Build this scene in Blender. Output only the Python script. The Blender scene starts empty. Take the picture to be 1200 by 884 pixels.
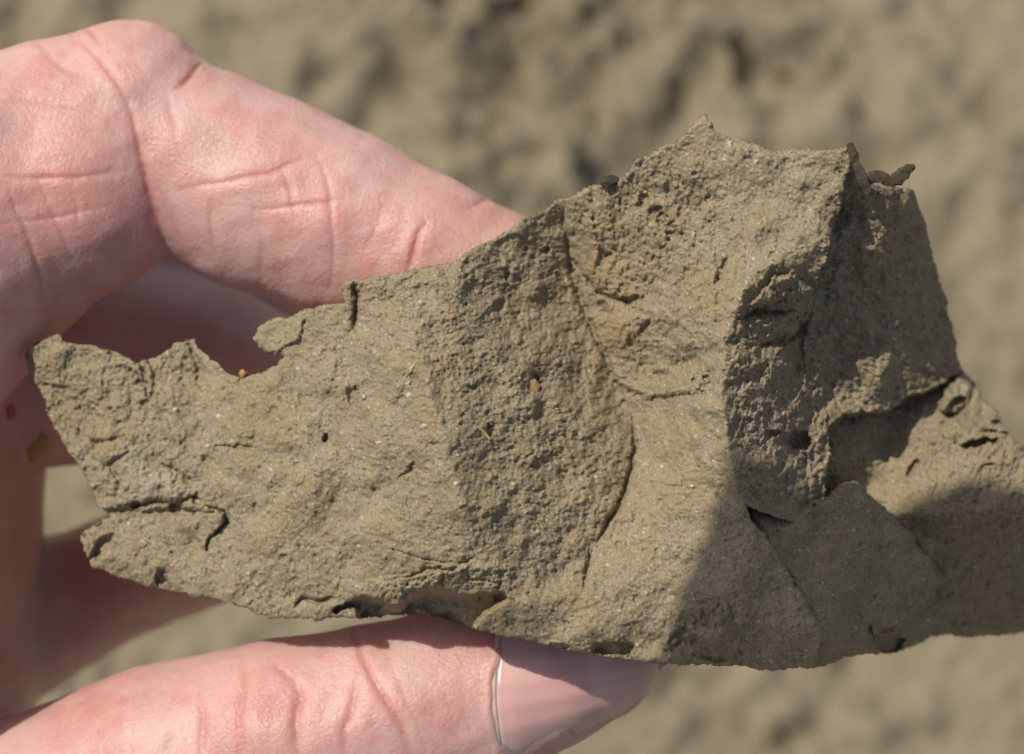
import bpy, bmesh, math, random
import numpy as np
from mathutils import Vector, Matrix, geometry
random.seed(7); rng = np.random.default_rng(11)
S = bpy.context.scene
COL = S.collection
# ------------------------------------------------------------------ camera, sky, sun
D0 = 280.0                      # mm from lens to the plane of sharp focus
MM = 110.0 / 1200.0             # mm per photo pixel on that plane
PITCH = math.radians(65)        # camera looks this far below the horizon
FOC_H = 0.42                    # height of the focus point above the soil
right = Vector((1, 0, 0)); back = Vector((0, -math.cos(PITCH), math.sin(PITCH))); up = back.cross(right)
HELD = Matrix.Translation((0, 0, FOC_H)) @ Matrix((right, up, back)).transposed().to_4x4()
cam = bpy.data.cameras.new('camera'); cam_o = bpy.data.objects.new('camera', cam); COL.objects.link(cam_o)
cam_o.matrix_world = HELD @ Matrix.Translation((0, 0, D0 / 1000))
cam.sensor_width = 36; cam.lens = 36 * D0 / 110.0
cam.clip_start = 0.01; cam.clip_end = 500
cam.dof.use_dof = True; cam.dof.focus_distance = D0 / 1000 - 0.001
cam.dof.aperture_fstop = cam.lens / 4.2
S.camera = cam_o
SUN_C = Vector((-0.42, 0.53, 0.735)).normalized()        # towards the sun, in the frame of the held things
SUN_W = (HELD.to_3x3() @ SUN_C).normalized()
W = bpy.data.worlds.new('World'); S.world = W; W.use_nodes = True
nt = W.node_tree; sky = nt.nodes.new('ShaderNodeTexSky'); sky.sky_type = 'NISHITA'; sky.sun_disc = False
sky.sun_elevation = math.asin(SUN_W.z); sky.sun_rotation = math.atan2(SUN_W.x, SUN_W.y)
sky.air_density = 1.0; sky.dust_density = 3.0; sky.ozone_density = 0.6
nt.links.new(sky.outputs[0], nt.nodes['Background'].inputs[0]); nt.nodes['Background'].inputs[1].default_value = 0.095
sl = bpy.data.lights.new('sun', 'SUN'); sl.energy = 3.9; sl.angle = math.radians(0.53); sl.color = (1, 0.94, 0.84)
so = bpy.data.objects.new('sun', sl); COL.objects.link(so)
so.rotation_euler = SUN_W.to_track_quat('Z', 'Y').to_euler()
S.view_settings.view_transform = 'Standard'; S.view_settings.look = 'None'
S.view_settings.exposure = 0.0; S.view_settings.gamma = 1

# ------------------------------------------------------------------ helpers
def at(px, py, d):
    """a point of the held things (mm) seen at photo pixel px, py and standing d mm nearer than the focus plane"""
    k = MM * (D0 - d) / D0
    return ((px - 600) * k, -(py - 442) * k, d)
def tag(o, label=None, cat=None, group=None, kind=None):
    for k, v in (('label', label), ('category', cat), ('group', group), ('kind', kind)):
        if v: o[k] = v
    return o
def mesh_from(name, V, F, mat, smooth=True):
    me = bpy.data.meshes.new(name); V = np.asarray(V, dtype=np.float32); F = np.asarray(F, dtype=np.int32)
    n = F.shape[1]; me.vertices.add(len(V)); me.vertices.foreach_set('co', V.ravel())
    me.loops.add(F.size); me.loops.foreach_set('vertex_index', F.ravel())
    me.polygons.add(len(F)); me.polygons.foreach_set('loop_start', np.arange(0, F.size, n, dtype=np.int32))
    me.polygons.foreach_set('use_smooth', np.full(len(F), smooth)); me.update(calc_edges=True); me.validate()
    me.materials.append(mat); return me
def link(name, me, parent=None, mw=None):
    o = bpy.data.objects.new(name, me); COL.objects.link(o)
    if parent: o.parent = parent
    if mw is not None: o.matrix_world = mw
    return o
def attr(me, name, arr):
    a = me.attributes.new(name, 'FLOAT', 'POINT'); a.data.foreach_set('value', np.asarray(arr, np.float32))
class Mat:
    def __init__(s, name):
        s.m = bpy.data.materials.new(name); s.m.use_nodes = True; s.n = s.m.node_tree.nodes; s.l = s.m.node_tree.links
        s.b = s.n['Principled BSDF']
    def node(s, t, **kw):
        x = s.n.new(t)
        for k, v in kw.items():
            if k.startswith('i_'): x.inputs[k[2:].replace('_', ' ')].default_value = v
            else: setattr(x, k, v)
        return x
    def noise(s, scale, detail=5, rough=.6, dist=0, vec=None):
        x = s.node('ShaderNodeTexNoise'); x.inputs['Scale'].default_value = scale; x.inputs['Detail'].default_value = detail
        x.inputs['Roughness'].default_value = rough; x.inputs['Distortion'].default_value = dist
        if vec: s.l.new(vec, x.inputs['Vector'])
        return x.outputs['Fac']
    def ramp(s, f, stops):
        x = s.node('ShaderNodeValToRGB'); s.l.new(f, x.inputs[0]); e = x.color_ramp.elements
        while len(e) < len(stops): e.new(.5)
        for i, (p, c) in enumerate(stops):
            e[i].position = p; e[i].color = (*c, 1) if len(c) == 3 else c
        return x.outputs[0]
    def mix(s, f, a, b, mode='MIX'):
        x = s.node('ShaderNodeMix', data_type='RGBA', blend_type=mode)
        for i, v in ((0, f), (6, a), (7, b)):
            if hasattr(v, 'links'): s.l.new(v, x.inputs[i])
            else: x.inputs[i].default_value = v if i == 0 else (*v, 1)
        return x.outputs[2]
    def attr(s, name):
        x = s.node('ShaderNodeAttribute'); x.attribute_name = name; return x.outputs['Fac']
    def math(s, op, a, b):
        x = s.node('ShaderNodeMath', operation=op)
        for i, v in enumerate((a, b)):
            if hasattr(v, 'links'): s.l.new(v, x.inputs[i])
            else: x.inputs[i].default_value = v
        return x.outputs[0]
    def bump(s, h, dist, strength=1.0, prev=None):
        x = s.node('ShaderNodeBump'); x.inputs['Strength'].default_value = strength; x.inputs['Distance'].default_value = dist
        s.l.new(h, x.inputs['Height'])
        if prev: s.l.new(prev, x.inputs['Normal'])
        return x.outputs[0]
    def obj(s): return s.node('ShaderNodeTexCoord').outputs['Object']
# ------------------------------------------------------------------ materials
def soil_material(name, base, light, dark, dist=.00018, scale=1.0):
    m = Mat(name); v = m.obj()
    c = m.mix(m.ramp(m.noise(160*scale, 6, .6, .3, v), [(.33, (0,0,0)), (.68, (1,1,1))]), base, light)
    c = m.mix(m.math('MULTIPLY', m.ramp(m.noise(900*scale, 5, .7, 0, v), [(.5, (0,0,0)), (.75, (1,1,1))]), .55), c, dark)
    return m, v, c
SOIL = (.320, .258, .156)
mc, v, c = soil_material('dry_clay', SOIL, (.372, .308, .198), (.185, .146, .09))
spk = mc.node('ShaderNodeTexVoronoi'); spk.inputs['Scale'].default_value = 5200; mc.l.new(v, spk.inputs['Vector'])
sc_ = mc.node('ShaderNodeSeparateColor'); mc.l.new(spk.outputs['Color'], sc_.inputs[0])
c = mc.mix(mc.ramp(sc_.outputs[0], [(.88, (0,0,0)), (.93, (.55,.55,.55))]), c, (.11, .085, .055))
c = mc.mix(mc.ramp(sc_.outputs[1], [(.90, (0,0,0)), (.96, (.6,.6,.6))]), c, (.52, .45, .32))
c = mc.mix(mc.ramp(sc_.outputs[2], [(.90, (0,0,0)), (.95, (.5,.5,.5))]), c, (.34, .20, .11))
ochre = m_o = mc.attr('ochre'); c = mc.mix(ochre, c, (.37, .255, .12))
c = mc.mix(mc.attr('pale'), c, (.42, .37, .28))
c = mc.mix(mc.attr('grain'), c, (.66, .60, .46))
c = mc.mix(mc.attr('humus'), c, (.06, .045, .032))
mc.l.new(c, mc.b.inputs['Base Color']); mc.b.inputs['Roughness'].default_value = .93; mc.b.inputs['Specular IOR Level'].default_value = .18
b1 = mc.bump(mc.noise(2300, 6, .8, 0, v), .00022, .85)
b2 = mc.bump(mc.noise(6000, 3, .75, 0, v), .00012, 1.0, b1); mc.l.new(b2, mc.b.inputs['Normal'])
M_CLAY = mc.m
mg, v, c = soil_material('ground_soil', (.240, .200, .130), (.300, .250, .165), (.16, .128, .08), scale=.12)
mg.l.new(c, mg.b.inputs['Base Color']); mg.b.inputs['Roughness'].default_value = .95; mg.b.inputs['Specular IOR Level'].default_value = .15
mg.l.new(mg.bump(mg.noise(500, 6, .7, 0, v), .0012, .9), mg.b.inputs['Normal']); M_GROUND = mg.m
def plain(name, col, rough=.8, sc=1500, var=.35, spec=.3, bump=.0001):
    m = Mat(name); v = m.obj(); d = tuple(x * (1 - var) for x in col)
    c = m.mix(m.noise(sc, 4, .6, .2, v), d, tuple(min(1, x * (1 + var)) for x in col))
    m.l.new(c, m.b.inputs['Base Color']); m.b.inputs['Roughness'].default_value = rough; m.b.inputs['Specular IOR Level'].default_value = spec
    m.l.new(m.bump(m.noise(sc * 2, 4, .6, 0, v), bump, .8), m.b.inputs['Normal']); return m.m
M_ROOT = plain('dead_root', (.07, .055, .036), .9, 900, .6, .2, .0003)
M_STRAW = plain('straw', (.42, .33, .17), .6)
M_OCHRE = plain('ochre_grit', (.42, .25, .08), .7)
M_RUST = plain('rust_sliver', (.55, .20, .09), .8)
M_NODULE = plain('brown_nodule', (.27, .165, .075), .9)
M_HUMUS = plain('dark_humus', (.045, .036, .026), .9)
M_BLACK = plain('black_plastic', (.02, .02, .022), .45, 3000, .2)
M_STEEL = plain('brushed_metal', (.5, .5, .52), .35, 3000, .1)
M_GLASS = plain('lens_glass', (.01, .012, .03), .05, 300, .1, .8)
# skin
ms = Mat('skin'); v = ms.obj()
c = ms.mix(ms.ramp(ms.noise(70, 4, .55, .4, v), [(.3, (0,0,0)), (.7, (1,1,1))]), (.56, .29, .25), (.64, .42, .375))
c = ms.mix(ms.math('MULTIPLY', ms.ramp(ms.noise(380, 5, .65, 0, v), [(.45, (0,0,0)), (.8, (1,1,1))]), .45), c, (.66, .48, .41))
c = ms.mix(ms.attr('crease'), c, (.55, .18, .14))
c = ms.mix(ms.attr('dust'), c, (.46, .34, .20))
ms.l.new(c, ms.b.inputs['Base Color']); ms.b.inputs['Roughness'].default_value = .42; ms.b.inputs['Specular IOR Level'].default_value = .5
ms.b.inputs['Subsurface Weight'].default_value = 1.0
ms.b.inputs['Subsurface Radius'].default_value = (1.0, .35, .2); ms.b.inputs['Subsurface Scale'].default_value = .0034
vo = ms.node('ShaderNodeTexVoronoi', feature='DISTANCE_TO_EDGE'); vo.inputs['Scale'].default_value = 1500; vo.inputs['Randomness'].default_value = 1
ms.l.new(v, vo.inputs['Vector'])
k1 = ms.bump(ms.ramp(vo.outputs[0], [(0, (0,0,0)), (.12, (1,1,1))]), .00005, .5)
k2 = ms.bump(ms.noise(260, 5, .6, .5, v), .0004, .35, ms.bump(ms.noise(1900, 4, .7, 0, v), .00010, .7, k1))
ms.l.new(k2, ms.b.inputs['Normal']); M_SKIN = ms.m
mn = Mat('fingernail'); v = mn.obj()
c = mn.mix(mn.attr('free_edge'), mn.mix(mn.noise(120, 3, .5, 0, v), (.66, .36, .315), (.73, .45, .40)), (.50, .44, .38))
mn.l.new(c, mn.b.inputs['Base Color']); mn.b.inputs['Roughness'].default_value = .30; mn.b.inputs['Subsurface Weight'].default_value = .8
mn.b.inputs['Subsurface Radius'].default_value = (1, .4, .3); mn.b.inputs['Subsurface Scale'].default_value = .0015
mn.l.new(mn.bump(mn.noise(500, 3, .6, 0, v), .0001, .4), mn.b.inputs['Normal']); M_NAIL = mn.m

mq = Mat('cuticle_skin'); v = mq.obj(); mq.l.new(mq.mix(mq.noise(900, 4, .6, 0, v), (.62, .38, .32), (.66, .45, .38)), mq.b.inputs['Base Color'])
mq.b.inputs['Roughness'].default_value = .6; mq.b.inputs['Subsurface Weight'].default_value = 1; mq.b.inputs['Subsurface Radius'].default_value = (1, .4, .3); mq.b.inputs['Subsurface Scale'].default_value = .001
mq.l.new(mq.bump(mq.noise(2500, 4, .6, 0, v), .0001, .6), mq.b.inputs['Normal']); M_CUTICLE = mq.m

# ------------------------------------------------------------------ numeric tools
def spectral(h, w, lo, hi, beta=1.0, ax=1.0, ay=1.0, ang=0.0, seed=0):
    """band-limited random relief, unit deviation; lo/hi are wavelengths in cells; ax, ay stretch it along a turned axis"""
    r = np.random.default_rng(seed); f = np.fft.rfft2(r.standard_normal((h, w)))
    fy = np.fft.fftfreq(h)[:, None]; fx = np.fft.rfftfreq(w)[None, :]
    ca, sa = math.cos(ang), math.sin(ang)
    k = np.sqrt(((fx*ca + fy*sa) * ax)**2 + ((-fx*sa + fy*ca) * ay)**2) + 1e-6
    a = k**(-beta-.5) * np.exp(-(k*lo)**2 * .5) * (1 - np.exp(-(k*hi)**2 * 2)); a[0, 0] = 0
    o = np.fft.irfft2(f * a, s=(h, w)); return o / o.std()
def blur(a, s):
    h, w = a.shape; p = int(4*s) + 2; b = np.pad(a, p, mode='edge')
    fy = np.fft.fftfreq(b.shape[0])[:, None]; fx = np.fft.rfftfreq(b.shape[1])[None, :]
    return np.fft.irfft2(np.fft.rfft2(b) * np.exp(-2*(math.pi*s)**2*(fx**2+fy**2)), s=b.shape)[p:p+h, p:p+w]
def seg_dist(X, Y, P, closed=False, taper=False):
    d = np.full(X.shape, 1e9); T = np.zeros(X.shape); n = len(P); m = n if closed else n-1
    for i in range(m):
        x0, y0 = P[i]; x1, y1 = P[(i+1) % n]; dx, dy = x1-x0, y1-y0; L = dx*dx+dy*dy+1e-9
        t = np.clip(((X-x0)*dx+(Y-y0)*dy)/L, 0, 1); q = np.hypot(X-x0-t*dx, Y-y0-t*dy)
        if taper: T = np.where(q < d, (i+t)/m, T)
        d = np.minimum(d, q)
    return (d, T) if taper else d
def inside(X, Y, P):
    r = np.zeros(X.shape, bool); n = len(P)
    for i in range(n):
        x0, y0 = P[i]; x1, y1 = P[(i+1) % n]
        if y0 == y1: continue
        c = ((y0 > Y) != (y1 > Y)) & (X < (x1-x0)*(Y-y0)/(y1-y0)+x0); r ^= c
    return r
def tin(X, Y, pts):
    """piecewise flat facets through control points"""
    co = [Vector((p[0], p[1])) for p in pts]
    _, _, tris, *_ = geometry.delaunay_2d_cdt(co, [], [], 0, 1e-6)
    vs, _, tris, orig, *_ = geometry.delaunay_2d_cdt(co, [], [], 0, 1e-6)
    z = [pts[o[0]][2] for o in orig]; Z = np.full(X.shape, np.nan)
    for a, b, c in tris:
        (x0, y0), (x1, y1), (x2, y2) = vs[a], vs[b], vs[c]; det = (y1-y2)*(x0-x2)+(x2-x1)*(y0-y2)
        if abs(det) < 1e-9: continue
        u = ((y1-y2)*(X-x2)+(x2-x1)*(Y-y2))/det; w_ = ((y2-y0)*(X-x2)+(x0-x2)*(Y-y2))/det; q = 1-u-w_
        m = (u > -1e-4) & (w_ > -1e-4) & (q > -1e-4); Z[m] = (u*z[a]+w_*z[b]+q*z[c])[m]
    return np.where(np.isnan(Z), -30, Z)
def sm(x, a, b):
    t = np.clip((x-a)/(b-a), 0, 1); return t*t*(3-2*t)

# ------------------------------------------------------------------ setting: the soil underfoot
HOLLOWS = [(480,98,11,-11),(372,96,8,-8),(600,48,10,-9),(690,88,9,-8),(938,80,14,-13),(898,88,9,-9),(808,104,10,-9),(588,102,9,-8),(515,44,8,-7),(752,50,9,-8),(440,134,8,-8),
 (655,60,8,-7),(395,170,8,-7),(840,48,8,-6),(700,130,9,-7),(1165,140,8,-6),(30,20,12,-9),(150,12,10,-7),(575,165,15,7),(940,44,12,8),(975,140,12,6),(500,180,12,5),(860,150,14,5),
 (420,60,10,5),(540,75,9,5),(760,90,10,5),(1060,120,12,4)]
def build_ground():
    n = 760; half = .62; xs = np.linspace(-half, half, n)
    X, Y = np.meshgrid(xs, xs); cy = .0; cell = 2*half/n
    Z = .0023*spectral(n, n, 10, 90, 1.2, seed=3) + .0016*spectral(n, n, 3, 25, .8, seed=4)
    clod = spectral(n, n, 5, 40, .6, seed=5)
    patch = sm(spectral(n, n, 60, 300, 1.5, seed=8), -.9, .5) * (.12 + .88*sm(.16 - X, 0, .25)) * (.35 + .65*sm(Y, -.05, .08)) 
    Z += .0066*np.maximum(clod, -.3)*patch + .0045*np.maximum(spectral(n, n, 3, 16, .6, seed=6), -.2)*patch - .007*sm(-clod, .9, 1.8)*patch
    for px, py, rr, dd in HOLLOWS:                      # hollows and raised clods seen behind the hand
        g0 = HELD @ (Vector(at(px, py, 0))/1000); c0 = HELD @ Vector((0, 0, D0/1000)); t = c0.z/(c0.z-g0.z); q = c0 + (g0-c0)*t
        dd2 = ((X-q.x)**2+((Y-q.y)*.8)**2)/(rr/1000)**2*(1+.25*clod); Z += .85*dd/1000*np.exp(-(dd2*1.5)**1.5)
    fade = sm(half - np.maximum(abs(X), abs(Y)), 0, .12); Z *= fade
    V = np.stack([X, Y + cy, Z], -1).reshape(-1, 3)
    i = np.arange(n*n).reshape(n, n); F = np.stack([i[:-1, :-1], i[:-1, 1:], i[1:, 1:], i[1:, :-1]], -1).reshape(-1, 4)
    # the same sheet goes on to the horizon in widening rings
    ring = [i[0, 0], i[0, -1], i[-1, -1], i[-1, 0]]
    edge = np.concatenate([i[0, :-1], i[:-1, -1], i[-1, :0:-1], i[:0:-1, 0]]); m = len(edge); base = V[edge]; VV = [V]; FF = [F]; prev = edge
    off = len(V); r_ = np.random.default_rng(2)
    for k, s in enumerate([1.15, 1.5, 2.2, 4, 8, 20, 60, 200]):
        nv = base * s; nv[:, 2] = r_.normal(0, .004, m) * (k < 4); idx = off + np.arange(m); off += m; VV.append(nv)
        FF.append(np.stack([prev, idx, np.roll(idx, -1), np.roll(prev, -1)], -1)); prev = idx
    me = mesh_from('soil_ground', np.concatenate(VV), np.concatenate(FF), M_GROUND)
    o = link('ground', me); tag(o, 'dry greyish brown bare soil, crumbly and out of focus behind the hand', kind='structure')
    return X, Y, Z
build_ground()
def crumb_mesh(name, r, mat, seed, squash=(1, 1, 1), sub=2, rough=.3):
    bm = bmesh.new(); bmesh.ops.create_icosphere(bm, subdivisions=sub, radius=1); q = np.random.default_rng(seed)
    ph = q.uniform(0, 6.3, (6,)); dr = q.standard_normal((6, 3)) * 1.6
    for v in bm.verts:
        p = np.array(v.co); f = 1 + rough*sum(math.sin(float(dr[j] @ p) + ph[j]) for j in range(6))/2.6 + q.uniform(-.05, .05)*(2.4 if sub > 2 else 1)
        v.co = Vector(p*f*np.array(squash)*r)
    me = bpy.data.meshes.new(name); bm.to_mesh(me); bm.free(); me.materials.append(mat)
    for p in me.polygons: p.use_smooth = False
    return me
def build_soil_crumbs():
    V = []; F = []; off = 0; q = np.random.default_rng(21)
    src = []
    for k in range(5):
        me = crumb_mesh('crumb_source', 1, M_GROUND, 30+k, (1, 1, .75), 1, .35)
        src.append((np.array([v.co[:] for v in me.vertices]), np.array([p.vertices[:] for p in me.polygons]))); bpy.data.meshes.remove(me)
    for k in range(2600):
        x, y = q.uniform(-.42, .42, 2); 
        if x > .08 and q.uniform() < .6: continue
        r = .0012 + .0045*q.uniform()**4; v, f = src[k % 5]; a = q.uniform(0, 6.3); c, s = math.cos(a), math.sin(a)
        p = v*r; p = np.stack([p[:, 0]*c-p[:, 1]*s+x, p[:, 0]*s+p[:, 1]*c+y, p[:, 2]+r*.3], -1); V.append(p); F.append(f+off); off += len(v)
    o = link('soil_crumbs', mesh_from('soil_crumbs', np.concatenate(V), np.concatenate(F), M_GROUND, False))
    tag(o, 'loose blurred crumbs of dry soil scattered over the ground', kind='stuff')
build_soil_crumbs()

# ------------------------------------------------------------------ the clod of clay
OUT = [(28,415),(40,402),(68,388),(80,401),(120,407),(140,414),(160,427),(180,420),(200,404),(225,398),(238,412),(256,428),(272,440),(285,444),(305,437),
 (320,427),(330,419),(318,415),(300,411),(294,398),(300,381),(318,373),(340,372),(355,362),(380,358),(406,356),(403,345),(400,334),(410,325),(450,322),
 (490,315),(530,308),(555,291),(590,272),(620,255),(640,246),(650,232),(668,228),(690,218),(705,216),(722,212),(745,190),(770,178),(800,160),(812,146),
 (822,131),(832,143),(840,153),(870,165),(900,176),(940,174),(970,176),(994,174),(1003,192),(1012,212),(1032,216),(1070,222),(1078,240),(1090,290),(1100,330),
 (1112,370),(1122,405),(1128,430),(1142,447),(1150,468),(1168,480),(1180,505),(1196,520),(1230,535),(1250,640),(1230,728),(1200,742),(1170,748),(1100,746),
 (1060,765),(1010,768),(985,775),(945,788),(900,786),(850,780),(790,778),(730,773),(690,768),(640,758),(600,748),(560,740),(520,727),(470,722),(430,726),(400,728),
 (340,727),(290,718),(250,705),(200,692),(140,678),(112,666),(96,645),(95,622),(108,614),(128,606),(118,598),(108,580),(100,560),(80,530),(60,500),(50,470),(32,440)]
STEP = 1.2
gx = np.arange(14, 1262, STEP); gy = np.arange(116, 804, STEP); GX, GY = np.meshgrid(gx, gy); H_, W_ = GX.shape
def build_height():
    # irregular edges: facets and outlines are looked up through a small random shift
    w1 = spectral(H_, W_, 12, 70, 1.0, seed=31); w2 = spectral(H_, W_, 12, 70, 1.0, seed=32)
    f1 = spectral(H_, W_, 2, 14, .6, seed=33); f2 = spectral(H_, W_, 2, 14, .6, seed=34)
    X = GX + 2.0*w1 + .8*f1; Y = GY + 2.0*w2 + .8*f2
    EX = GX + 1.4*w1 + .65*f1; EY = GY + 1.4*w2 + .65*f2
    main = [(-60,300,-20),(-60,760,-25),(28,415,-17.5),(60,510,-16.5),(108,590,-15),(95,650,-15),(120,400,-16),(230,400,-14.5),(230,520,-12),(230,690,-11.5),(160,560,-13.2),
      (300,380,-11),(300,300,-14),(405,320,-4),(405,400,-4.5),(330,450,-8),(400,560,-4.2),(330,640,-8),(400,730,-7),(420,200,-10),(300,850,-14),
      (465,318,-2.0),(486,400,1.8),(516,500,5.0),(540,590,5.2),(566,650,2.8),(600,705,0),(560,290,-3.6),(530,330,-.4),
      (655,225,-10),(668,290,-12.6),(690,380,-13),(718,450,-11.6),(740,495,-10),(743,540,-7.4),(716,610,-4.6),(692,650,-3),(686,695,-1.5),
      (610,470,-.8),(640,600,-.4),
      (700,215,-5.2),(760,170,-2),(822,120,.4),(700,300,-8.2),(750,360,-7.2),(800,250,-3.4),(770,440,-8.6),(772,466,-6.8),(850,230,-.4),(872,165,1.0),(862,300,1.4),
      (1000,160,1.4),(996,200,1.0),(985,240,.8),(968,312,1),(900,315,3.0),(868,345,4.0),(852,400,4.6),(847,440,4.7),(846,480,4.8),(851,520,5.0),(859,560,5.2),(868,590,5.2),(900,645,5.6),(965,740,5.0),
      (800,560,-1),(780,680,1.0),(700,735,-.6),(640,760,-2.5),(860,730,4.4),(860,800,-3),(770,790,-3),(940,795,-.5),(700,830,-8),(560,800,-8),(1000,830,-8),
      (905,400,-2.0),(962,400,-10.5),(905,520,-2),(966,520,-11),(915,590,-1.5),(962,612,-8.5),(925,345,-.5),(1060,400,-14),(1060,640,-12),(1050,100,-2),(700,60,-2),(420,60,-10),(990,300,-2),(1010,240,-3)]
    Z = tin(X, Y, main); Z = blur(Z, 1.7)
    L = {}
    def layer(name, poly, pts, soft=3.5, drop=1.4):
        P = np.array(poly, float); m = inside(EX, EY, poly); d = seg_dist(EX, EY, poly, True)
        z = blur(tin(X, Y, pts), 2.0); z = z - drop*np.clip(1-d/soft, 0, 1)**2
        L[name] = (m, z, d); return m, z
    mm, mz = inside(EX, EY, [(-60,60),(996,60),(1001,180),(986,242),(966,312),(950,345),(958,400),(966,450),(970,540),(964,600),(958,616),(930,612),(900,603),(872,592),(884,615),(905,642),(935,690),(967,741),(958,772),(940,830),(-60,830)]), Z
    far = -40
    out = np.full(X.shape, far, float)
    m, z = layer('back', [(930,400),(1300,400),(1300,820),(930,820)],
      [(900,380,-14),(960,480,-17),(1060,480,-24),(1052,590,-18),(1128,425,-33),(1145,520,-16.5),(1230,505,-19.5),(1215,590,-13.5),(1130,600,-14),(1062,604,-16),(1320,560,-16),(1320,380,-32),
       (1100,640,-19),(1230,640,-19),(1100,760,-31),(1230,745,-31),(1320,760,-33),(1000,600,-18),(990,790,-18),(1150,700,-25.5),(900,820,-14)])
    out = np.where(m, z, out)
    m, z = layer('shoulder', [(955,200),(1010,205),(1035,212),(1120,205),(1180,430),(1128,436),(1095,455),(1062,466),(1030,486),(990,488),(968,505),(945,505),(940,300)],
      [(940,190,-1),(985,235,-3.6),(1010,222,-2.4),(1048,228,-6),(1082,215,-14),(972,320,-5.5),(1010,300,-6),(1036,270,-7),(1056,330,-14),(1092,300,-23),(1128,430,-30),(1040,400,-13.5),
       (985,420,-12),(1030,480,-14),(968,500,-12),(1180,300,-40),(1060,460,-18),(930,520,-9),(1180,460,-30),(1180,190,-18),(930,300,-1)], 4, 1.6)
    out = np.where(m, np.maximum(out, z), out)
    m, z = layer('lower_bulge', [(835,585),(880,588),(930,598),(965,585),(985,566),(1003,562),(1030,592),(1062,622),(1106,676),(1100,700),(1075,722),(1062,740),(1040,736),(1028,744),(1020,790),(835,790)],
      [(870,570,-1),(940,612,-3.8),(1000,560,-6.0),(1030,590,-9),(1110,676,-17.5),(1085,720,-18),(1000,660,-7.0),(905,640,1.6),(968,742,1.0),(1010,760,-8),(1040,790,-15),(850,800,-1),(880,640,1),(1130,620,-17),(1110,800,-17)], 7, 2.0)
    out = np.where(m, np.maximum(out, z), out)
    out = np.where(mm, np.maximum(out, Z), out)
    # ---- relief by zone
    zone = lambda poly, s: np.clip(blur(inside(EX, EY, poly).astype(float), s), 0, 1)
    zB = zone([(425,325),(560,290),(660,235),(668,290),(690,380),(720,450),(742,500),(742,545),(715,610),(690,660),(600,650),(560,560),(515,440)], 20)
    zD = zone([(665,235),(760,180),(850,230),(862,300),(848,400),(838,465),(745,462),(715,430),(690,370)], 6)
    zH = zone([(905,300),(955,335),(966,400),(970,540),(962,612),(872,592),(850,480),(852,395),(870,345)], 3)
    zJ = zone([(955,220),(1075,222),(1130,432),(1060,468),(970,505),(960,330)], 4)
    zL = zone([(20,380),(240,390),(245,600),(100,606),(40,460)], 6)
    zK = zone([(900,640),(1003,566),(1300,560),(1300,800),(960,800)], 5)
    zR = zone([(760,745),(850,700),(880,800),(740,800)], 8)
    fine = spectral(H_, W_, 1.6, 12, .5, seed=41); med = spectral(H_, W_, 5, 38, .8, seed=42); big = spectral(H_, W_, 24, 110, 1.0, seed=43)
    vert = spectral(H_, W_, 2, 26, .7, ax=1.5, ay=.62, ang=-.25, seed=44); hor = spectral(H_, W_, 2, 26, .7, ax=.6, ay=1.5, ang=-.08, seed=45)
    diag = spectral(H_, W_, 2, 22, .7, ax=.55, ay=1.6, ang=.35, seed=46)
    q = spectral(H_, W_, 6, 60, 1.0, ax=.7, ay=1.3, seed=48)*1.5; ter_ = np.floor(q) + sm(q-np.floor(q), .55, .8)
    base = .036*fine - .040*np.abs(spectral(H_, W_, 2, 16, .6, seed=60)) + .05*med + .36*big
    R = base + zB*(.02*fine + .075*vert + .03*med) + zD*(.02*fine + .085*hor + .05*med) + zH*(.03*fine + .10*diag + .11*med)
    zM = zone([(1050,470),(1140,435),(1260,520),(1260,760),(1090,760),(1110,650)], 6)
    R += zM*(.10*diag + .10*med)
    R += zJ*(.03*fine + .12*spectral(H_, W_, 4, 30, .8, ax=1.4, ay=.6, ang=.5, seed=47) + .12*med) + zL*(.02*fine + .07*med) - zK*(.05*med + .02*fine) + zR*(.05*fine + .30*med + .22*ter_)
    # fractured ledges: a terraced noise
    q = spectral(H_, W_, 6, 60, 1.0, ax=.7, ay=1.3, seed=48)*1.5; ter = np.floor(q) + sm(q-np.floor(q), .55, .8)
    R += (.10*zD + .14*zH + .035*zB + .09*zJ + .07*zL + .14*zM + .02)*ter
    q2 = spectral(H_, W_, 7, 50, .9, seed=49)
    R -= .38*sm(q2, 1.85, 2.5)*(.4+.6*zB+zD)           # scattered sockets
    out = out + R
    # ---- cracks, pits, flakes (photo positions)
    def crack(P, w, dep, asym=0):
        nonlocal out
        d, T = seg_dist(EX, EY, P, taper=True); t = np.sin(np.pi*np.clip(T, .04, .96))**.5
        out -= dep*t*np.exp(-(d/(w*np.maximum(t, .2)))**2)
    def pit(x, y, rx, ry, dep, a=0.):
        nonlocal out
        c, s = math.cos(a), math.sin(a); u = (EX-x)*c+(EY-y)*s; v_ = -(EX-x)*s+(EY-y)*c
        k = np.hypot(u/rx, v_/ry) + .05*f1 + .10*w2 ; out -= dep*(1-sm(k, .55, 1.0))
    def flake(poly, hgt, soft=3.0, tilt=(0, 0)):
        nonlocal out
        m = inside(EX, EY, poly); d = seg_dist(EX, EY, poly, True); cx = sum(p[0] for p in poly)/len(poly); cy = sum(p[1] for p in poly)/len(poly)
        out += np.where(m, np.clip(d/soft, 0, 1)**.6*np.maximum(0, hgt + tilt[0]*(GX-cx) + tilt[1]*(GY-cy)), 0)
    crack([(742,488),(744,515),(742,545),(730,580),(715,610),(700,640)], 3.0, 1.5); crack([(690,645),(687,690)], 2.4, 1.1)
    crack([(660,245),(665,300),(680,350),(697,400),(716,440),(738,478)], 3.2, .9)
    crack([(665,300),(700,345),(725,352),(742,350)], 2.6, .8)
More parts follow.
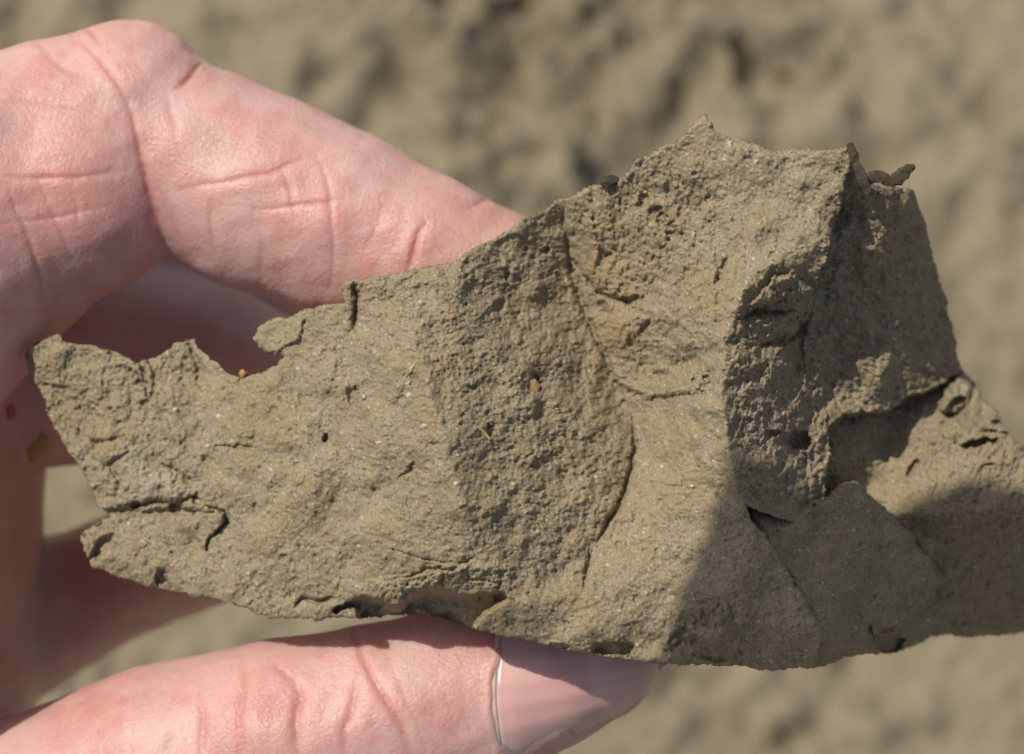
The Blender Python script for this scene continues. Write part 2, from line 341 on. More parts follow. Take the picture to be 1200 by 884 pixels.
    crack([(415,330),(420,350),(415,390)], 4.0, 1.8); crack([(486,540),(482,552),(468,560)], 2.4, .9); crack([(516,522),(500,520)], 2, .5)
    crack([(240,590),(262,598),(266,612),(248,632)], 2.4, 1.2); crack([(248,632),(240,646)], 2.2, .9)
    crack([(300,590),(298,600)], 2, .6)
    crack([(96,606),(140,600),(200,602),(250,600)], 5, 1.6); crack([(150,595),(180,588),(205,592),(232,580)], 4.0, 1.5)
    crack([(255,524),(280,522),(300,524)], 2.4, .9); crack([(880,606),(890,618),(903,642)], 2.0, .3)
    crack([(905,645),(935,690),(966,740)], 2.0, .2)
    crack([(440,640),(500,656),(545,662)], 1.8, .5); crack([(750,566),(800,570),(835,580)], 1.6, .4)
    crack([(905,590),(920,570),(925,545)], 2.6, .5); crack([(945,595),(948,560),(945,520)], 3.0, .6)
    crack([(136,430),(160,442),(172,456)], 3, .9); crack([(172,418),(182,440),(176,470)], 3, .8); crack([(222,405),(232,430),(236,455)], 4, 1.0)
    crack([(80,500),(110,520),(150,515)], 4, .8); crack([(60,480),(90,470),(120,490)], 4, .7); crack([(150,530),(130,545),(140,575)], 4, 1.0); crack([(190,545),(215,560),(230,575)], 4, .9)
    crack([(838,340),(842,320),(852,300)], 3, .9)
    crack([(866,374),(890,366),(930,364)], 5, 1.8); crack([(886,405),(912,402),(938,390),(950,365)], 5, 1.8)
    pit(935,515,17,11,2.6); pit(905,510,12,6,1.2)
    pit(630,450,10,17,.9,.4); pit(382,514,4,7,1.2); pit(415,465,10,16,.9,.2); pit(576,502,5,8,.9); pit(768,248,11,9,.8); pit(755,232,7,8,.6); pit(776,258,8,10,.7)
    pit(640,295,4,6,.9); pit(595,325,4,9,.8); pit(738,350,16,5,1.1,-.1); pit(826,444,5,4,.9); pit(826,462,3,6,.7); pit(714,300,6,4,.6)
    pit(205,596,12,7,1.8); pit(158,592,9,6,1.3); pit(228,586,6,6,1.3); pit(118,640,10,20,1.6,.7); pit(188,676,8,12,1.3); pit(104,618,14,9,2.0,-.2)
    pit(470,735,0.1,0.1,0)
    # mouth under the ledge at the bottom
    cav = [(412,716),(402,706),(428,700),(448,704),(466,714),(480,700),(500,690),(520,694),(545,700),(570,697),(592,694),(596,702),(575,712),(560,726),(548,742),(520,730),(470,726),(420,730)]
    m = inside(EX, EY, cav); d = seg_dist(EX, EY, cav, True); out -= np.where(m, np.clip(d/3.0, 0, 1)*(5.5 + .8*med), 0)
    soft = np.clip(m + inside(EX, EY, [(740,735),(860,735),(870,790),(740,790)]), 0, 1).astype(float); soft = blur(soft, 2); out = out*(1-soft) + blur(out, 2.2)*soft + soft*.05*fine
    brow = [(440,704),(450,686),(480,672),(520,664),(560,660),(600,664),(600,690),(590,694),(560,694),(520,690),(498,688),(482,698),(470,712)]
    m = zone(brow, 2.5); out += m*(.14*vert+.10*diag+.9*sm(GY, 715, 668) - .2)
    crack([(452,684),(500,668),(530,668),(556,655)], 2.4, .9); crack([(516,664),(524,690)], 2.2, .7); crack([(540,680),(580,684)], 2.2, .6)
    crack([(400,700),(375,705),(355,700),(345,712)], 3, 1.2); pit(400,716,14,7,2.2,-.4); pit(720,760,30,9,1.5); pit(655,757,12,5,.8); pit(800,752,26,16,.8,-.4); pit(850,765,30,9,.7)
    pit(1045,755,20,14,2.6); pit(1020,745,6,16,1.3); pit(1150,520,26,6,2.6,-.15); pit(1175,495,18,4,2.0,-.1); pit(1120,478,10,18,3.0,.7); pit(1070,548,5,15,1.3,.6); pit(1160,545,10,3,.6)
    flake([(1098,470),(1112,448),(1130,440),(1142,450),(1136,470),(1118,488),(1104,484)], 2.6, 5)
    flake([(1140,492),(1160,488),(1196,496),(1190,508),(1150,506)], 1.6, 4)
    flake([(300,380),(330,372),(360,372),(350,400),(325,414),(298,410)], .7, 3)
    flake([(30,410),(70,386),(125,410),(165,430),(172,470),(120,480),(90,460),(50,450)], .8, 3, (0, -.01))
    flake([(240,592),(262,600),(264,614),(248,630),(240,645),(218,620)], .8, 3, (.015, 0))
    flake([(660,232),(690,222),(705,300),(690,340),(735,348),(700,345),(668,302)], .5, 3)
    flake([(700,420),(740,425),(800,430),(832,440),(820,462),(760,466),(725,452)], .9, 5, (0, .012))
    flake([(885,345),(905,325),(930,322),(950,340),(940,352),(915,350),(890,362),(872,372)], 1.3, 4)
    # ---- grains, crumbs and sockets stamped one by one
    grain = np.zeros_like(out); ochre_ = np.zeros_like(out)
    def stamp(x, y, r, h, tone=0., och=0.):
        c = (x-gx[0])/STEP; rr = (y-gy[0])/STEP; k = int(r/STEP)+2; i0, i1 = int(rr)-k, int(rr)+k+1; j0, j1 = int(c)-k, int(c)+k+1
        if i0 < 0 or j0 < 0 or i1 >= H_ or j1 >= W_: return
        q = 1-((GX[i0:i1, j0:j1]-x)**2+(GY[i0:i1, j0:j1]-y)**2)/(r*r); p = np.clip(q, 0, 1)
        out[i0:i1, j0:j1] += h*np.sqrt(p)
        if tone: grain[i0:i1, j0:j1] = np.maximum(grain[i0:i1, j0:j1], tone*sm(p, 0, .35))
        if och: ochre_[i0:i1, j0:j1] = np.maximum(ochre_[i0:i1, j0:j1], och*sm(p, 0, .35))
    g = np.random.default_rng(77)
    for _ in range(15000): stamp(g.uniform(20, 1240), g.uniform(125, 795), g.uniform(1.5, 3.0), g.uniform(.04, .14)*(1 if g.uniform() < .6 else -1.3))
    for _ in range(900): stamp(g.uniform(20, 1240), g.uniform(125, 795), g.uniform(3, 6.5), g.uniform(.1, .35)*(1 if g.uniform() < .6 else -1.2))
    for _ in range(1500): stamp(g.uniform(20, 1100), g.uniform(125, 795), 1.2+1.2*g.uniform()**3, .10, g.uniform(.15, .75))
    for _ in range(26): stamp(g.uniform(120, 1000), g.uniform(150, 770), g.uniform(2.0, 3.0), .2, g.uniform(.4, .8))
    for _ in range(300): stamp(g.uniform(20, 1100), g.uniform(125, 795), 1.6+1.8*g.uniform()**3, .15, 0, g.uniform(.4, 1))
    for x, y in ((256,488),(206,480),(478,463),(478,450),(496,500),(443,520),(855,168),(876,182),(886,190)): stamp(x, y, 2.9, .25, .8); stamp(x+1.6, y-1.1, 2.0, .2, .7)
    pale = .75*zone([(130,535),(180,520),(225,545),(235,580),(180,590),(140,585)], 8)*sm(med, -1, 1) + .10*zone([(850,150),(1000,170),(985,240),(965,310),(870,330),(840,230)], 18)
    och = .5*zone([(672,250),(730,240),(760,330),(740,430),(715,440),(690,370)], 12)*sm(med, -1.4, 1) + .25*sm(big, .6, 2.2)
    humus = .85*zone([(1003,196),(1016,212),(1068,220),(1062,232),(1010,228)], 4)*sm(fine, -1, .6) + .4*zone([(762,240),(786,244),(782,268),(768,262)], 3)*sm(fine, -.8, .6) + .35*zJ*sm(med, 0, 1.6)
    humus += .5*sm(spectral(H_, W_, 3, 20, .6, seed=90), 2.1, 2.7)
    return out, EX, EY, grain, np.clip(np.maximum(ochre_, och), 0, 1), np.clip(pale, 0, 1), np.clip(humus, 0, 1), med
def build_clod():
    Z, EX, EY, grain, och, pale, humus, med = build_height()
    m = inside(EX, EY, OUT); d = seg_dist(EX, EY, OUT, True); d = np.where(m, d, 0)
    r = 5.0 + 5.0*sm(GX, 600, 1000); Zf = Z - .9*(1-np.sqrt(np.clip(1-(1-np.clip(d/r, 0, 1))**2, 0, 1)))*(r*MM)*1.3
    # cells inside
    c = m[:-1, :-1] & m[1:, :-1] & m[:-1, 1:] & m[1:, 1:]
    lab = c.copy()                                        # keep the one connected piece: grow from the middle
    seed = np.zeros_like(c); seed[int((500-gy[0])/STEP), int((600-gx[0])/STEP)] = True
    while True:
        n0 = seed.sum()
        for _ in range(8):
            s = seed.copy(); s[1:] |= seed[:-1]; s[:-1] |= seed[1:]; s[:, 1:] |= seed[:, :-1]; s[:, :-1] |= seed[:, 1:]; seed = s & c
        if seed.sum() == n0: break
    c = seed
    used = np.zeros(m.shape, bool); used[:-1, :-1] |= c; used[1:, :-1] |= c; used[:-1, 1:] |= c; used[1:, 1:] |= c
    inner = np.zeros(m.shape, bool); inner[1:-1, 1:-1] = c[:-1, :-1] & c[1:, :-1] & c[:-1, 1:] & c[1:, 1:]
    # the hidden side: a rough curved back, thin at the left, thick at the right
    T = (3.2 + 4.5*sm(GX, 100, 420) + 8*sm(GX, 600, 950)); lam = 26 + 60*sm(GX, 300, 1000)
    Zs = blur(Z, 14); Zb = np.minimum(Zs - T*(1-np.exp(-d/lam)) - .25*med, Zf - .35)
    fi = -np.ones(m.shape, int); fi[used] = np.arange(used.sum()); nf = used.sum(); bi = fi.copy(); bi[inner] = nf + np.arange(inner.sum())
    def pts(mask, z):
        k = MM*(D0-z[mask])/D0; return np.stack([(GX[mask]-600)*k, -(GY[mask]-442)*k, z[mask]], -1)/1000
    V = np.concatenate([pts(used, Zf), pts(inner, Zb)]); I, J = np.nonzero(c)
    F1 = np.stack([fi[I, J], fi[I+1, J], fi[I+1, J+1], fi[I, J+1]], -1); F2 = np.stack([bi[I, J], bi[I, J+1], bi[I+1, J+1], bi[I+1, J]], -1)
    me = mesh_from('clay_clod', V, np.concatenate([F1, F2]), M_CLAY)
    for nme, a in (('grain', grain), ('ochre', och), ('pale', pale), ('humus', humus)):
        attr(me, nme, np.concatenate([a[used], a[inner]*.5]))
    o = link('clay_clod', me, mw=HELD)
    tag(o, 'broken grey-brown clod of dry clay with jagged edges held between thumb and fingers', 'clod')
    return Zf
ZF = build_clod()
def clod_depth(px, py): return float(ZF[int((py-gy[0])/STEP), int((px-gx[0])/STEP)])

# ------------------------------------------------------------------ the hand: one continuous skin grown from a distance field
# chains of (px, py, depth of the bone in mm, radius in mm)
CH = {
 'proximal': [(152,128,-25,9.9),(85,225,-24,12.6),(-25,262,-25,16.0),(-215,400,-18,20),(-330,420,-16,25)],  # off-frame end bulked out to shade the ring finger and palm
 'knuckle':  [(150,128,-26,9.8),(62,156,-25,10.7),(-40,200,-24,13.5),(-230,290,-26,19)],
 'index':    [(190,170,-26,10.8),(300,224,-25,11.6),(390,262,-23.5,11.0),(480,298,-22.5,10.0),(570,335,-22,9.2),(660,360,-22,8.0)],
 'middle_base': [(-120,300,-50,17),(110,290,-60,13),(270,345,-64,11)],
 'thenar_blocker': [(-260,350,-22,23),(-245,545,-8,20),(-310,700,-20,23),(-290,850,-28,24),(-200,1060,-36,20)],  # off-frame bulk at the thumb base, added to keep light out of the palm
 'middle':   [(-120,360,-46,17),(70,418,-50,14.0),(232,430,-52,11.2),(360,488,-48,10.0),(520,540,-38,8.6),(640,560,-27,7.6)],
 'ring':     [(-160,640,-62,13),(20,728,-72,10.5),(120,684,-70,8.4),(300,612,-60,8.4),(450,600,-44,8.6),(560,590,-29,7.4)],
 'little':   [(-200,780,-82,11),(-40,745,-88,9),(120,680,-88,7.6),(300,600,-78,7.2),(400,590,-68,6.6)],
 'thumb':    [(694,769,-19,7.6),(640,786,-19.5,9.0),(560,816,-20,10.6),(440,842,-19.5,11.2),(330,868,-19.5,11.6),(200,905,-22,12.6),(20,985,-27,14),(-160,1080,-36,18)],
 'palm':     [(-240,350,-26,23),(-132,540,-54,20),(-140,700,-66,21),(-150,860,-62,21),(-190,1060,-44,20)],
 'palm_far': [(-230,330,-36,20),(-480,560,-50,24),(-420,860,-58,26)],
 'web':      [(-190,1060,-44,19),(-430,840,-52,24)],
 'arm':      [(-430,740,-54,26),(-760,900,-56,27),(-1300,1130,-50,31)],
}
def cone_chain(P, pts):
    d = None
    q = [(np.array(at(*p[:3])), p[3]) for p in pts]
    for (a, ra), (b, rb) in zip(q[:-1], q[1:]):
        ab = b-a; L = float(ab @ ab); t = np.clip(((P-a) @ ab.astype(P.dtype))/L, 0, 1); c = P - a.astype(P.dtype) - t[..., None]*ab.astype(P.dtype)
        e = np.sqrt(np.einsum('...i,...i', c, c)) - (ra + t*(rb-ra)); d = e if d is None else smin(d, e, .6)
    return d
def smin(a, b, k):
    h = np.clip(.5+.5*(b-a)/k, 0, 1); return b + (a-b)*h - k*h*(1-h)
def hand_sdf(P):
    P = P.astype(np.float32)
    d = cone_chain(P, CH['palm']); d = smin(d, cone_chain(P, CH['palm_far']), 8); d = smin(d, cone_chain(P, CH['web']), 8); d = smin(d, cone_chain(P, CH['arm']), 12)
    th = cone_chain(P, CH['thumb']); d = smin(d, th, 5)
    pr = smin(cone_chain(P, CH['proximal']), cone_chain(P, CH['knuckle']), 2); ix = cone_chain(P, CH['index']); f = smin(pr, ix, 1.0)
    d = smin(d, f, 3)
    d = smin(d, cone_chain(P, CH['thenar_blocker']), 6)
    for k in ('middle_base', 'middle', 'ring', 'little'): d = smin(d, cone_chain(P, CH[k]), 1.2)
    return d
def surface_nets(lo, hi, h):
    n = [int((hi[i]-lo[i])/h)+1 for i in range(3)]; ax = [lo[i]+h*np.arange(n[i]) for i in range(3)]
    D = np.empty(n, np.float32)
    for i0 in range(0, n[0], 24):
        i1 = min(n[0], i0+24); G = np.stack(np.meshgrid(ax[0][i0:i1], ax[1], ax[2], indexing='ij'), -1); D[i0:i1] = hand_sdf(G)
    D[0] = D[-1] = 5; D[:, 0] = D[:, -1] = 5; D[:, :, 0] = D[:, :, -1] = 5
    ins = D < 0; c = np.zeros([x-1 for x in n], np.int32); acc = np.zeros([x-1 for x in n]+[3], np.float32); cnt = np.zeros([x-1 for x in n], np.float32)
    offs = [(a, b, c_) for a in (0, 1) for b in (0, 1) for c_ in (0, 1)]
    sl = lambda o: tuple(slice(o[i], n[i]-1+o[i]) for i in range(3))
    for a in offs:
        for k in range(3):
            if a[k]: continue
            b = tuple(a[j]+(j == k) for j in range(3)); da, db = D[sl(a)], D[sl(b)]; m = (da < 0) != (db < 0)
            t = np.where(m, da/np.where(m, da-db, 1), 0); cnt += m
            for j in range(3): acc[..., j] += np.where(m, a[j] + (t if j == k else 0), 0)
    act = cnt > 0; idx = -np.ones(act.shape, np.int64); idx[act] = np.arange(act.sum()); I = np.argwhere(act)
    V = (I + acc[act]/cnt[act][:, None])*h + np.array(lo); F = []
    for k in range(3):
        u, v = [(1, 2), (2, 0), (0, 1)][k]; s0 = [slice(None)]*3; s1 = [slice(None)]*3; s0[k] = slice(0, -1); s1[k] = slice(1, None)
        ch = ins[tuple(s0)] != ins[tuple(s1)]; E = np.argwhere(ch); E = E[(E[:, u] > 0) & (E[:, v] > 0)]
        inn = ins[E[:, 0], E[:, 1], E[:, 2]]
        def cell(du, dv):
            q = E.copy(); q[:, u] -= du; q[:, v] -= dv; return idx[q[:, 0], q[:, 1], q[:, 2]]
        q = np.stack([cell(1, 1), cell(0, 1), cell(0, 0), cell(1, 0)], -1); q[~inn] = q[~inn][:, ::-1]; F.append(q)
    return V, np.concatenate(F)
CREASES = [ # polyline, width px, depth mm, redness
 ([(242,70),(222,92),(208,104)], 4.5, .8, .8), ([(80,38),(112,66),(138,98),(150,124)], 4, .45, .5), ([(38,46),(60,70),(100,92)], 5, .3, .3), ([(96,30),(118,52)], 4, .5, .4),
 ([(150,118),(160,160),(170,205),(182,250),(196,300)], 5, .7, .9), ([(-10,204),(40,209),(90,208),(150,200)], 3.6, .42, .45), ([(8,215),(30,270),(50,330),(60,400)], 4, .42, .5),
 ([(45,212),(66,262),(84,305)], 3.6, .3, .3), ([(84,218),(92,270)], 3.2, .2, .2), ([(0,262),(70,255),(130,240)], 3.4, .22, .2), ([(-5,120),(60,122),(120,132)], 3.6, .25, .2),
 ([(212,222),(262,214),(318,203),(372,180)], 3.8, .4, .55), ([(300,246),(350,240),(404,232)], 3.6, .36, .5), ([(330,200),(340,226),(346,256)], 3.4, .32, .5), ([(372,186),(386,226),(390,290),(388,335)], 3.6, .34, .45),
 ([(250,222),(246,262),(252,300)], 4, .3, .3), ([(300,262),(308,300),(306,340)], 4.5, .22, .2), ([(478,318),(486,290),(498,262)], 5, .85, .8), ([(588,224),(570,233),(552,242)], 4.5, .5, .6), ([(196,108),(206,150),(212,190)], 5, .25, .3),
 ([(424,300),(440,268),(450,240)], 4.5, .18, .2), ([(180,196),(200,250),(222,300)], 4, .2, .3),
 ([(412,728),(424,768),(446,812),(470,850),(484,890)], 4.6, .7, .8), ([(404,890),(402,856),(414,820),(420,790)], 4.4, .55, .7), ([(350,890),(346,850),(352,815),(344,792)], 5.5, .8, .9), ([(346,800),(330,786),(310,780)], 4, .4, .5),
 ([(284,890),(280,846),(288,800),(284,768)], 4.6, .55, .6), ([(236,890),(238,850),(234,812)], 4.6, .5, .6), ([(190,890),(200,850)], 5, .3, .4),  ([(455,770),(475,820),(500,880)], 3.5, .18, .2), ([(540,790),(545,840),(560,880)], 4, .15, .1),
 ([(586,745),(573,790),(571,835),(584,892)], 5.5, -.9, .0),
]
def build_hand():
    V, F = surface_nets((-175, -105, -105), (34, 44, 4), .95)
    me0 = mesh_from('hand_rough', V, F, M_SKIN); o = link('hand_rough', me0); md = o.modifiers.new('s', 'SUBSURF'); md.levels = 1
    dg = bpy.context.evaluated_depsgraph_get(); me = bpy.data.meshes.new_from_object(o.evaluated_get(dg)); bpy.data.objects.remove(o); bpy.data.meshes.remove(me0)
    me.name = 'hand_skin'; n = len(me.vertices); V = np.empty(n*3); me.vertices.foreach_get('co', V); V = V.reshape(-1, 3)
    N = np.empty(n*3); me.vertices.foreach_get('normal', N); N = N.reshape(-1, 3)
    k = D0/(D0-V[:, 2])/MM; px = V[:, 0]*k+600; py = 442-V[:, 1]*k
    # finer mesh where the camera is close to the skin
    bm = bmesh.new(); bm.from_mesh(me); bm.verts.ensure_lookup_table()
    okv = (px > -30) & (px < 820) & (py > -10) & (py < 930) & (N[:, 2] > -.15) & (V[:, 2] > -34)
    es = [e for e in bm.edges if okv[e.verts[0].index] and okv[e.verts[1].index]]
    bmesh.ops.subdivide_edges(bm, edges=es, cuts=2, use_grid_fill=True, smooth=0); bm.to_mesh(me); bm.free(); me.update()
    n = len(me.vertices); V = np.empty(n*3); me.vertices.foreach_get('co', V); V = V.reshape(-1, 3)
    N = np.empty(n*3); me.vertices.foreach_get('normal', N); N = N.reshape(-1, 3)
    k = D0/(D0-V[:, 2])/MM; px = V[:, 0]*k+600; py = 442-V[:, 1]*k
    front = sm(N[:, 2], .05, .3)*sm(V[:, 2], -24, -21)
    disp = np.zeros(n); red = np.zeros(n); r = np.random.default_rng(5)
    near = (px > -60) & (px < 820) & (py > -20) & (py < 960) & (front > 0); ix = np.nonzero(near)[0]; X, Y = px[ix], py[ix]
    for P, w, dep, rd in CREASES:
        P2 = [P[0]]                                       # a little wander
        for a, b in zip(P[:-1], P[1:]):
            P2 += [((a[0]+b[0])/2+r.normal(0, 1.5), (a[1]+b[1])/2+r.normal(0, 1.5)), b]
        d, T = seg_dist(X, Y, P2, taper=True); t = np.sin(np.pi*np.clip(T, .06, .94))**.6
        w = w*(.85 if P[0][1] < 600 else 1.1); disp[ix] += -.40*dep*t*np.exp(-(d/w)**2) + dep*.12*t*np.exp(-((d-w*3.2)/(w*2.2))**2); red[ix] = np.maximum(red[ix], rd*t*(.6*np.exp(-(d/(w*1.2))**2)+.3*np.exp(-(d/(w*3.5))**2)))
    lump = sum(np.sin(V @ r.normal(0, .28, 3) + r.uniform(0, 6.3)) for _ in range(14))*.045; lump2 = sum(np.sin(V @ r.normal(0, .8, 3) + r.uniform(0, 6.3)) for _ in range(18))*.014
    # fine skin lines across each finger, and the lattice between them
    fh, fw = 960, 900; la = spectral(fh, fw, 2.2, 30, .5, ax=1.5, ay=.45, ang=-.35, seed=71); lb = spectral(fh, fw, 2.2, 30, .5, ax=.5, ay=1.5, ang=-.35, seed=72); lc = spectral(fh, fw, 3, 14, .5, seed=73)
    blot = spectral(fh, fw, 14, 60, .9, seed=74)
    yi = np.mod(py+20, fh).astype(int) % fh; xi = np.mod(px+40, fw).astype(int) % fw
    net = -.045*np.exp(-(la/.22)**2)*sm(blot, -1.2, 1.2) - .034*np.exp(-(lb/.2)**2)*sm(-blot, -1.6, 1) + .011*lc
    V = V + N*((disp*front)+lump+lump2+net[yi, xi]*front)[:, None]; red = np.maximum(red, .25*np.exp(-(la/.2)**2)[yi, xi] + .30*sm(blot, 0, 2)[yi, xi])
    nf = sum(np.sin(V @ r.normal(0, .55, 3) + r.uniform(0, 6.3)) for _ in range(12))
    dust = .38*np.exp(-(((px-262)/42)**2+((py-165)/30)**2))*sm(nf, -2, 4) + .25*np.exp(-(((px-310)/30)**2+((py-305)/22)**2)) + .10*sm(nf, 1, 6)
    dc = seg_dist(px, py, OUT, True); dust += .45*np.exp(-(dc/16)**2)*sm(lc[yi, xi], -.6, 1.2) + .5*sm(lc[yi, xi], 2.3, 2.9)*sm(blot[yi, xi], -.5, 1)
    me.vertices.foreach_set('co', (V/1000).ravel()); me.update(); attr(me, 'crease', red*front*.8); attr(me, 'dust', dust*front)
    for p in me.polygons: p.use_smooth = True
    hand = link('hand', me, mw=HELD); tag(hand, 'left hand with pink creased skin gripping the clay clod from the left side', 'hand')
    # thumbnail: a curved plate lying on the skin
    nu, nv = 46, 40; top = [(598,700),(672,706),(742,722),(776,744),(788,776)]; bot = [(590,890),(650,872),(714,848),(760,815),(786,774)]
    def along(P, t):
        q = t*(len(P)-1); i = min(int(q), len(P)-2); f = q-i; return (P[i][0]*(1-f)+P[i+1][0]*f, P[i][1]*(1-f)+P[i+1][1]*f)
    Q = []
    for i in range(nu):
        a, b = along(top, i/(nu-1)*.985), along(bot, i/(nu-1)*.985)
        for j in range(nv):
            t = j/(nv-1); bow = -13*math.sin(math.pi*t)*(1-i/(nu-1))**2; Q.append((a[0]*(1-t)+b[0]*t+bow, a[1]*(1-t)+b[1]*t))
    Q = np.array(Q); z = np.full(len(Q), 0.)
    for _ in range(40):                                   # march down the sight lines onto the thumb alone
        kk = MM*(D0-z)/D0; P = np.stack([(Q[:, 0]-600)*kk, -(Q[:, 1]-442)*kk, z], -1); z = z - .7*np.clip(cone_chain(P.astype(np.float32), CH['thumb']), -3, 6)
        z = np.maximum(z, -30)
    zz = z.reshape(nu, nv); u = np.linspace(0, 1, nu)[:, None]; tt = np.linspace(-1, 1, nv)[None]
    lift = .25*sm(u, 0, .1) + .05 + .04*np.sin(tt*21+u*2) + .5*sm(u, .7, 1) - .5*np.abs(tt)**6
    zt = np.maximum(zz, -19.5-1.5*np.abs(tt)**2) + lift; zt = zt.ravel(); kk = MM*(D0-zt)/D0
    P = np.stack([(Q[:, 0]-600)*kk, -(Q[:, 1]-442)*kk, zt], -1); P2 = P.copy(); P2[:, 2] -= .5
    I = np.arange(nu*nv).reshape(nu, nv); f = np.stack([I[:-1, :-1], I[:-1, 1:], I[1:, 1:], I[1:, :-1]], -1).reshape(-1, 4); m = nu*nv
    ring = np.concatenate([I[0, :-1], I[:-1, -1], I[-1, :0:-1], I[:0:-1, 0]]); rn = np.roll(ring, -1); side = np.stack([ring, ring+m, rn+m, rn], -1)
    nm = mesh_from('thumb_nail', np.concatenate([P, P2])/1000, np.concatenate([f, f[:, ::-1]+m, side]), M_NAIL)
    fe = (sm(u, .86, .95)*np.ones((1, nv))).ravel(); attr(nm, 'free_edge', np.concatenate([fe, fe]))
    no = link('thumb_nail', nm, hand)
    # the pale fold of skin that frames the nail at its root
    R0 = P.reshape(nu, nv, 3)[0]; C = R0 + np.array([-.20, 0, -.19]); nn = 10; V2 = []; F2 = []
    for j in range(nv):
        t = R0[min(j+1, nv-1)]-R0[max(j-1, 0)]; t /= np.linalg.norm(t); a = np.cross(t, [0, 0, 1.]); a /= np.linalg.norm(a); b = np.cross(t, a); rr = .30*(1+.03*math.sin(j*.7))
        for q_ in range(nn): an = 2*math.pi*q_/nn; V2.append(C[j] + a*math.cos(an)*rr*1.25 + b*math.sin(an)*rr)
        if j:
            for q_ in range(nn): F2.append(((j-1)*nn+q_, (j-1)*nn+(q_+1) % nn, j*nn+(q_+1) % nn, j*nn+q_))
    link('cuticle', mesh_from('cuticle', np.array(V2)/1000, F2, M_CUTICLE), hand)
    return hand
hand = build_hand()

# ------------------------------------------------------------------ small things on the clod
def stick_mesh(name, pts, mat, flat=.6, n=9, seed=0, sub=3):
    """pts: (px, py, d, radius mm); a ragged strand with a flattened section"""
    q = np.random.default_rng(seed); C = []
    for a, b in zip(pts[:-1], pts[1:]):
        for k in range(sub): t = k/sub; C.append([a[i]*(1-t)+b[i]*t for i in range(4)])
    C.append(list(pts[-1])); V = []; F = []
    for i, c in enumerate(C):
        p = Vector(at(c[0], c[1], c[2])); a = C[max(0, i-1)]; b = C[min(len(C)-1, i+1)]; t = (Vector(at(*b[:3]))-Vector(at(*a[:3]))).normalized()
        s = t.cross(Vector((0, 0, 1))).normalized(); w = t.cross(s)
        for k in range(n):
            an = 2*math.pi*k/n; r = c[3]*(1+q.uniform(-.26, .26)); V.append((p + s*math.cos(an)*r + w*math.sin(an)*r*flat)/1000)
        if i:
            for k in range(n): F.append(((i-1)*n+k, (i-1)*n+(k+1) % n, i*n+(k+1) % n, i*n+k))
    me = bpy.data.meshes.new(name); F2 = [tuple(f) for f in F] + [tuple(range(n))[::-1], tuple((len(C)-1)*n+k for k in range(n))]
    me.from_pydata([tuple(v) for v in V], [], F2); me.materials.append(mat); return me
def on_clod(name, me, px, py, lift, label, cat, group=None, d=None):
    z = (clod_depth(px, py) if d is None else d) + lift
    o = link(name, me, mw=HELD @ Matrix.Translation(Vector(at(px, py, z))/1000)); return tag(o, label, cat, group)
def strand(name, pts, mat, label, cat, group=None, **k):
    c = Vector(at(*pts[0][:3]))/1000; me = stick_mesh(name, pts, mat, **k); me.transform(Matrix.Translation(-c))
    o = link(name, me, mw=HELD @ Matrix.Translation(c)); return tag(o, label, cat, group)
strand('root_fragment', [(1018,226,.2,.55),(1011,208,.6,.6),(1003,190,.8,.42),(999,178,.9,.5),(995,168,1.0,.3)], M_ROOT, 'thin dark upright root splinter at the tip of the upper right corner of the clod', 'root', 'root remains on the clod', seed=1)
strand('root_fragment', [(1010,219,-1.4,.45),(1022,208,-1.0,.6),(1032,207,-1.2,.75),(1042,213,-1.2,.55),(1052,210,-1.4,.8),(1062,200,-1.8,.65),(1072,195,-2.0,.3)], M_ROOT, 'curled brown root flake lying across the upper right corner, end turned up', 'root', 'root remains on the clod', seed=2, flat=.5)
strand('straw_fibre', [(486,425,clod_depth(486,425)+.2,.16),(481,434,clod_depth(481,434)+.35,.22),(476,442,clod_depth(476,442)+.2,.12)], M_STRAW, 'short pale straw fibre stuck upright to the left face of the clod', 'straw', seed=3)
strand('root_thread', [(560,500,clod_depth(560,500)+.1,.12),(568,508,clod_depth(568,508)+.3,.15),(574,515,clod_depth(574,515)+.2,.12)], M_STRAW, 'tiny pale root thread beside a pit in the middle of the clod', 'root', seed=4)
on_clod('ochre_pebble', crumb_mesh('ochre_pebble', .00062, M_OCHRE, 3, (1, .9, .9)), 285, 438, .1, 'tiny orange-yellow pebble caught in the notch of the left upper edge', 'pebble', d=-12.5)
on_clod('dark_crumb', crumb_mesh('dark_crumb', .0008, M_ROOT, 5, (1.3, .75, .8), 2, .5), 716, 211, -.2, 'small dark humus crumb perched on the upper edge left of the peak', 'crumb', d=-4.5)
on_clod('brown_nodule', crumb_mesh('brown_nodule', .0011, M_NODULE, 8, (.7, 1.1, .45), 3, .4), 623, 455, -.1, 'rusty brown nodule beside a dark socket in the middle of the clod', 'nodule')
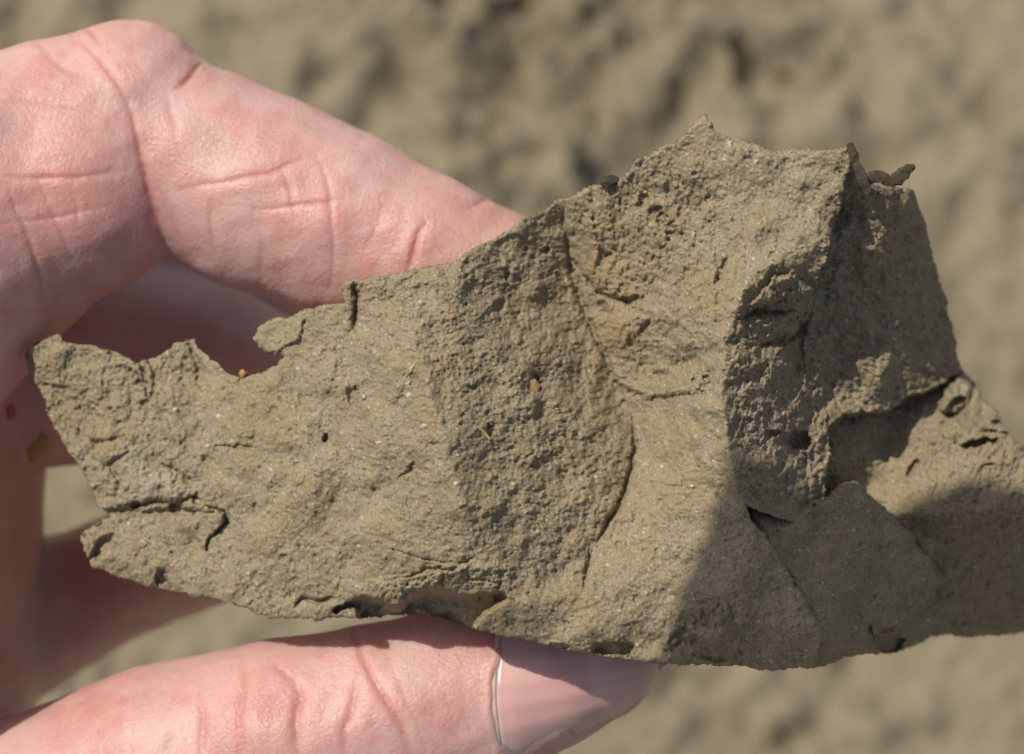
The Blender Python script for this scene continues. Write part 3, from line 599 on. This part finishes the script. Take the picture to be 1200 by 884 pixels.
for k, (x, y, r, mt, lb) in enumerate([(13,484,.0013,M_RUST,'reddish lump put for a bright sliver in the shaded palm left of the clod'),(45,522,.0013,M_OCHRE,'ochre lump put for a bright sliver in the shaded palm, lower right of the reddish one')]):  # lumps stand in for small bright gaps of lit soil between the fingers
    on_clod('palm_sliver', crumb_mesh('palm_sliver', r*.8, mt, 40+k, (1, 1.35, .7), 2, .6), x, y, 0, lb, 'crumb', 'lumps for bright slivers in the palm', d=-29 if k else -33)

# ------------------------------------------------------------------ added shadow caster, camera-shaped and out of frame, to shade the clod's lower right
def build_shadow_caster():
    sh = Vector(at(983, 977, 4)); t = 300.0; c = (sh + SUN_C*t)/1000
    root = bpy.data.objects.new('shadow_caster', None); COL.objects.link(root)
    z = SUN_C; x = (Vector((.503, .864, 0)) - z*Vector((.503, .864, 0)).dot(z)).normalized(); y = z.cross(x)
    R = Matrix((x, y, z)).transposed().to_4x4(); root.matrix_world = HELD @ Matrix.Translation(c) @ R
    tag(root, 'black camera-shaped shadow caster added above the clod, just outside the picture', 'camera')
    def box(name, sx, sy, sz, loc, mat, bev):
        bm = bmesh.new(); bmesh.ops.create_cube(bm, size=1); bmesh.ops.scale(bm, vec=(sx, sy, sz), verts=bm.verts)
        vert_e = [e for e in bm.edges if abs((e.verts[0].co-e.verts[1].co).normalized().z) > .9]
        bmesh.ops.bevel(bm, geom=vert_e, offset=bev, segments=8, affect='EDGES', profile=.5)
        bmesh.ops.bevel(bm, geom=[e for e in bm.edges if e.calc_face_angle(0) > 1.2], offset=.0015, segments=2, affect='EDGES')
        bmesh.ops.translate(bm, vec=loc, verts=bm.verts); me = bpy.data.meshes.new(name); bm.to_mesh(me); bm.free(); me.materials.append(mat); return link(name, me, root)
    def cyl(name, r, h, loc, mat, r2=None):
        bm = bmesh.new(); bmesh.ops.create_cone(bm, cap_ends=True, segments=48, radius1=r, radius2=r2 or r, depth=h)
        bmesh.ops.translate(bm, vec=loc, verts=bm.verts); me = bpy.data.meshes.new(name); bm.to_mesh(me); bm.free(); me.materials.append(mat); return link(name, me, root)
    box('body', .095, .045, .024, (0, 0, 0), M_BLACK, .0220)
    cyl('lens_barrel', .021, .012, (0.002, 0, -.018), M_STEEL); cyl('lens_barrel', .018, .012, (0.002, 0, -.030), M_STEEL); cyl('lens_glass', .012, .002, (0.002, 0, -.0372), M_GLASS)
build_shadow_caster()
